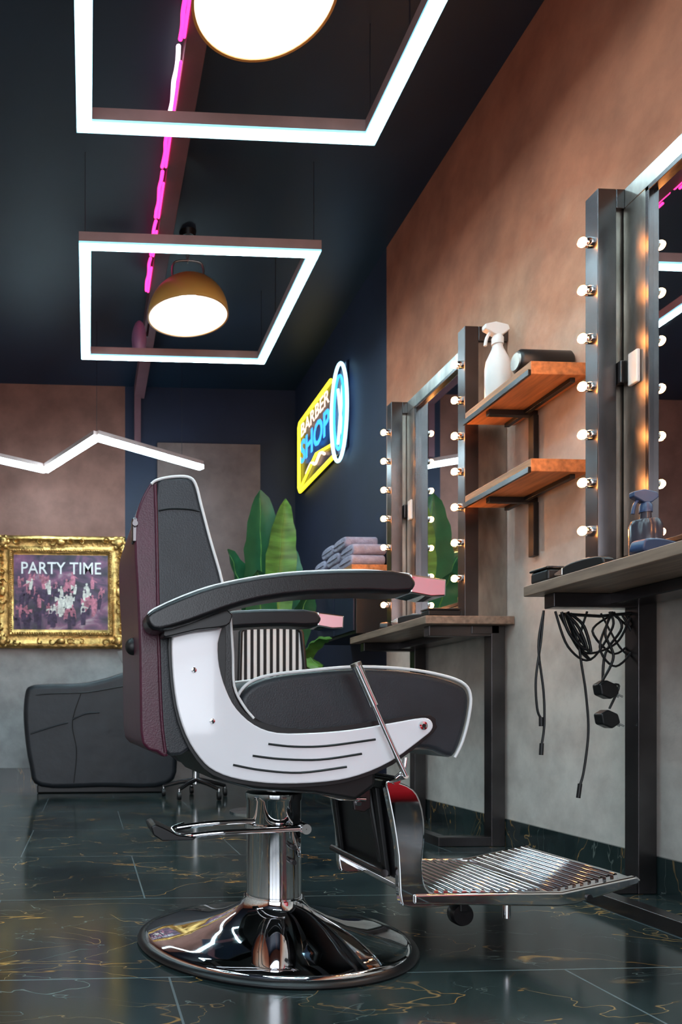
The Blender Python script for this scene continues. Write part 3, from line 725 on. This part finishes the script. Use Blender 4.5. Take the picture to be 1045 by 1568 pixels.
# side panels / arms, near and far
panel = [(264, 968), (275, 958), (300, 954), (340, 949), (334, 985), (336, 1020), (346, 1055), (362, 1085), (390, 1110), (425, 1122), (480, 1122), (540, 1117), (600, 1107), (640, 1100), (656, 1100), (663, 1108), (661, 1118), (648, 1130), (600, 1165), (550, 1187), (500, 1197), (430, 1200), (370, 1194), (330, 1181), (306, 1160), (285, 1125), (271, 1080), (264, 1020)]
arm = [(224, 944), (236, 932), (280, 912), (330, 895), (400, 881), (470, 874), (560, 872), (630, 878), (632, 908), (560, 908), (470, 911), (400, 920), (345, 935), (290, 955), (245, 967), (228, 960)]
armend = [(628, 879), (684, 887), (683, 913), (660, 914), (628, 908)]
inner = [(330, 948), (352, 940), (357, 1000), (358, 1052), (376, 1088), (410, 1110), (440, 1126), (400, 1126), (352, 1085), (328, 1010)]
post = [(262, 950), (345, 935), (350, 955), (335, 962), (300, 966), (262, 975), (248, 975)]
for sgn, nm in ((-1, "near"), (1, "far")):
    def yy(a, b):
        return (a, b) if sgn < 0 else (-b, -a)
    a, b = yy(-.262, -.250); prism("side_panel_"+nm, TP(panel, -.26), a, b, 'white', g, bevel=.0035, smoothn=3)
    a, b = yy(-.250, -.243)
    back = [(259, 968), (275, 950), (345, 940), (345, 1055), (392, 1104), (480, 1116), (600, 1100), (660, 1095), (668, 1108), (664, 1122), (602, 1171), (550, 1193), (500, 1203), (430, 1206), (368, 1200), (326, 1187), (301, 1164), (280, 1127), (266, 1080), (259, 1020)]
    prism("panel_backing_"+nm, TP(back, -.25), a, b, 'black', g, bevel=.001, smoothn=2)
    a, b = yy(-.325, -.240); prism("armrest_"+nm, TP(arm, -.32), a, b, 'leather2', g, bevel=.016, bseg=5, smoothn=2)
    a, b = yy(-.322, -.243); prism("armrest_tip_"+nm, TP(armend, -.32), a, b, 'chrome', g, bevel=.004)
    a, b = yy(-.244, -.222); prism("inner_pad_"+nm, TP(inner, -.24), a, b, 'leather2', g, bevel=.006, smoothn=3)
    a, b = yy(-.300, -.246); prism("arm_bracket_"+nm, TP(post, -.28), a, b, 'black', g, bevel=.006, smoothn=2)
    e = -.326 if sgn < 0 else .326
    P = TP([(228, 942), (236, 934), (280, 914), (330, 897), (400, 883), (470, 876), (560, 874), (628, 880)], -.32)
    tube("arm_piping_"+nm, [(x, e+.010*(-sgn), z+.001) for x, z in P], .003, 'pipe', g, seg=8, smoothn=4)
    e = sgn*.245
    P = TP([(352, 940), (356, 1000), (358, 1050), (372, 1080), (388, 1100)], -.24)
    tube("inner_piping_"+nm, [(x, e, z) for x, z in P], .003, 'pipe', g, seg=8, smoothn=4)
    e = sgn*.2625
    for i, ln in enumerate(([(411, 1139), (450, 1143), (500, 1142), (575, 1132)], [(387, 1157), (430, 1162), (490, 1163), (554, 1154)], [(357, 1171), (400, 1179), (460, 1183), (531, 1174)])):
        P = TP(ln, -.262); tube("slot_%s_%d" % (nm, i), [(x, e, z) for x, z in P], .0026, 'black', g, seg=6, smoothn=5)
    for i, (u, v) in enumerate(((297, 1026), (325, 1104), (648, 1111))):
        x, z = T(u, v, -.262)
        r = .006 if i < 2 else .010
        pr = [(.001, 0), (r, 0), (r*.9, .004), (.001, .005)]
        pr = [(a1, -b1) for a1, b1 in pr] if sgn < 0 else pr
        lathe("rivet_%s_%d" % (nm, i), pr, (x, sgn*.262, z), 'chrome', g, 20, axis='y')
        lathe("rivet_hole_%s_%d" % (nm, i), [(.001, sgn*.0055), (r*.45, sgn*.0055), (r*.45, sgn*.003)], (x, sgn*.262, z), 'black', g, 6, axis='y')
# seat
SN = -.222
seat = [(368, 1080), (372, 1062), (390, 1046), (420, 1036), (470, 1029), (540, 1024), (610, 1026), (665, 1034), (705, 1047), (719, 1064), (718, 1095), (708, 1135), (696, 1158), (680, 1157), (655, 1148), (600, 1150), (480, 1150), (400, 1140), (378, 1110)]
prism("seat_cushion", TP(seat, SN), SN, .222, 'leather', g, bevel=.022, bseg=5, smoothn=3)
for nm, yy_ in (("near", SN+.004), ("far", .218)):
    P = TP([(362, 1080), (368, 1060), (386, 1043), (418, 1033), (470, 1027), (540, 1021), (610, 1023), (666, 1031), (708, 1044), (722, 1063), (720, 1096), (710, 1135), (698, 1160)], SN)
    tube("seat_piping_"+nm, [(x, yy_, z) for x, z in P], .0035, 'pipe', g, seg=8, smoothn=4)
# recline lever
tube("lever_handle", T3([(546, 1019), (573, 1080)], -.285), .0105, 'chrome', g, seg=16)
tube("lever_handle_cap", T3([(544.5, 1015), (546.5, 1020)], -.285), .0115, 'steel', g, seg=16)
tube("lever_rod", T3([(572, 1078), (604, 1150), (622, 1188)], -.285), .0055, 'chrome', g, seg=12)
tube("lever_link", [(T(622, 1188, -.285)[0], -.285, T(622, 1188, -.285)[1]), (T(600, 1195, -.2)[0], -.2, T(600, 1195, -.2)[1]), (T(570, 1190, -.1)[0], -.1, T(570, 1190, -.1)[1])], .006, 'chrome', g, seg=10)
tube("lever_arm", T3([(622, 1160), (618, 1180), (606, 1192)], -.27), .005, 'chrome', g, smoothn=3)
# leg rest: calf board, side arms
for nm, y0, y1 in (("near", -.195, -.172), ("far", .175, .198)):
    jj = [(590, 1194), (612, 1198), (632, 1208), (643, 1226), (649, 1255), (649, 1290), (646, 1320), (648, 1348), (657, 1364), (676, 1370), (690, 1376), (690, 1386), (625, 1389), (613, 1380), (610, 1350), (608, 1310), (600, 1255), (592, 1215)]
    prism("leg_rest_arm_"+nm, TP(jj, -.19), y0, y1, 'chrome', g, bevel=.007, bseg=4, smoothn=2)
xa, za = T(592, 1200, -.17); xb, zb = T(612, 1345, -.17)
prism("calf_board", [(xa-.005, za+.01), (xa+.015, za+.012), (xb+.014, zb-.0), (xb-.008, zb-.004)], -.172, .175, 'leather2', g, bevel=.006)
prism("calf_frame", [(xa-.018, za-.01), (xa-.006, za-.01), (xb-.01, zb+.0), (xb-.022, zb+.0)], -.15, -.13, 'black', g, bevel=.003)
prism("calf_frame_far", [(xa-.018, za-.01), (xa-.006, za-.01), (xb-.01, zb+.0), (xb-.022, zb+.0)], .13, .15, 'black', g, bevel=.003)
tube("calf_crossbar", [(xb-.03, -.16, zb+.01), (xb-.03, .17, zb+.01)], .009, 'dsteel', g)
tube("hinge_bar", [(xa+.01, -.2, za+.01), (xa+.01, .2, za+.01)], .010, 'chrome', g)
tube("leg_strut", [(.1, -.1, .41), (xa-.02, -.12, za-.02), (xb-.02, -.12, zb+.03)], .008, 'black', g)
# foot plate: flat part + raised toe part, ribbed
FN = -.185
xs0, z0 = T(650, 1378, FN); xs1, z1 = T(856, 1385, FN); xs2, z2 = T(966, 1349, FN)
z1 = z0-.004
prism("plate_body", [(xs0-.02, z0), (xs1-.02, z1-.003), (xs1+.01, z1-.003), (xs2, z2-.004), (xs2+.012, z2-.001), (xs2+.012, z2+.008), (xs2-.003, z2+.010), (xs1-.01, z1+.012), (xs0-.02, z0+.013)], -.19, .205, 'chrome', g, bevel=.004)
ribs = []
def ribrow(xa_, za_, xb_, zb_, n, y0, y1):
    for i in range(n):
        t = (i+.5)/n; x = xa_+(xb_-xa_)*t; z = za_+(zb_-za_)*t
        ribs.append(tube("r", [(x, y0, z), (x, y1, z)], .0055, 'chrome', g, seg=8))
ribrow(xs0+.005, z0+.014, xs1-.025, z1+.013, 13, -.165, .19)
ribrow(xs1-.004, z1+.014, xs2-.012, z2+.011, 9, -.165, .19)
join(ribs, "plate_ribs")
for y0, y1, nm in ((-.20, -.182, "near"), (.196, .214, "far")):
    prism("plate_cheek_"+nm, [(xs0-.03, z0+.016), (xs0-.03, z0-.006), (xs1-.01, z1-.014), (xs1+.03, z1-.010), (xs2+.005, z2-.006), (xs2+.016, z2+.004), (xs2+.005, z2+.014), (xs1, z1+.018)], y0, y1, 'chrome', g, bevel=.005, smoothn=0)
x, z = T(902, 1376, -.2); lathe("cheek_bolt", [(.001, -.204), (.007, -.204), (.007, -.2), (.001, -.2)], (x, 0, z+.003), 'black', g, 14, axis='y')
x, z = T(705, 1400, -.1); lathe("stop_wheel", [(.001, -.016), (.024, -.016), (.027, -.01), (.027, .01), (.024, .016), (.001, .016)], (x, -.1, z+.002), 'rubber', g, 28, axis='y')
box("stop_wheel_mount", x-.01, x+.01, -.12, -.08, z+.01, z0, 'black', g, bevel=.003)
x, z = T(776, 1400, -.1); tube("stop_pin", [(x, -.1, z-.008), (x, -.1, z1)], .009, 'chrome', g, seg=14)

# ------------------------------------------------------------ world, camera
w = bpy.data.worlds.new("world"); scene.world = w; w.use_nodes = True
w.node_tree.nodes["Background"].inputs[0].default_value = (.86, .92, 1.0, 1); w.node_tree.nodes["Background"].inputs[1].default_value = 4.0
pl = bpy.data.lights.new("window_portal", 'AREA'); pl.shape = 'RECTANGLE'; pl.size = wx1-wx0; pl.size_y = wz1-wz0  # portal for the added fill window
pl.cycles.is_portal = True
po = bpy.data.objects.new("window_portal", pl); COL.objects.link(po); po.location = ((wx0+wx1)/2, YF-.09, (wz0+wz1)/2); po.rotation_euler = (math.pi/2, 0, 0)

cd = bpy.data.cameras.new("camera"); cam = bpy.data.objects.new("camera", cd); COL.objects.link(cam)
cam.location = (0, 0, CAMH); cam.rotation_euler = (math.pi/2, 0, -EPS)
cd.sensor_fit = 'HORIZONTAL'; cd.sensor_width = 24; cd.lens = 24*1150/1045
cd.shift_x = (522.5-200)/1045; cd.shift_y = (1095-784)/1045
cd.clip_start = .05
cd.dof.use_dof = True; cd.dof.focus_distance = 1.7; cd.dof.aperture_fstop = 8
scene.camera = cam
try:
    scene.view_settings.view_transform = 'Standard'; scene.view_settings.look = 'None'
    scene.view_settings.exposure = 0.32
except Exception as e: print(e)
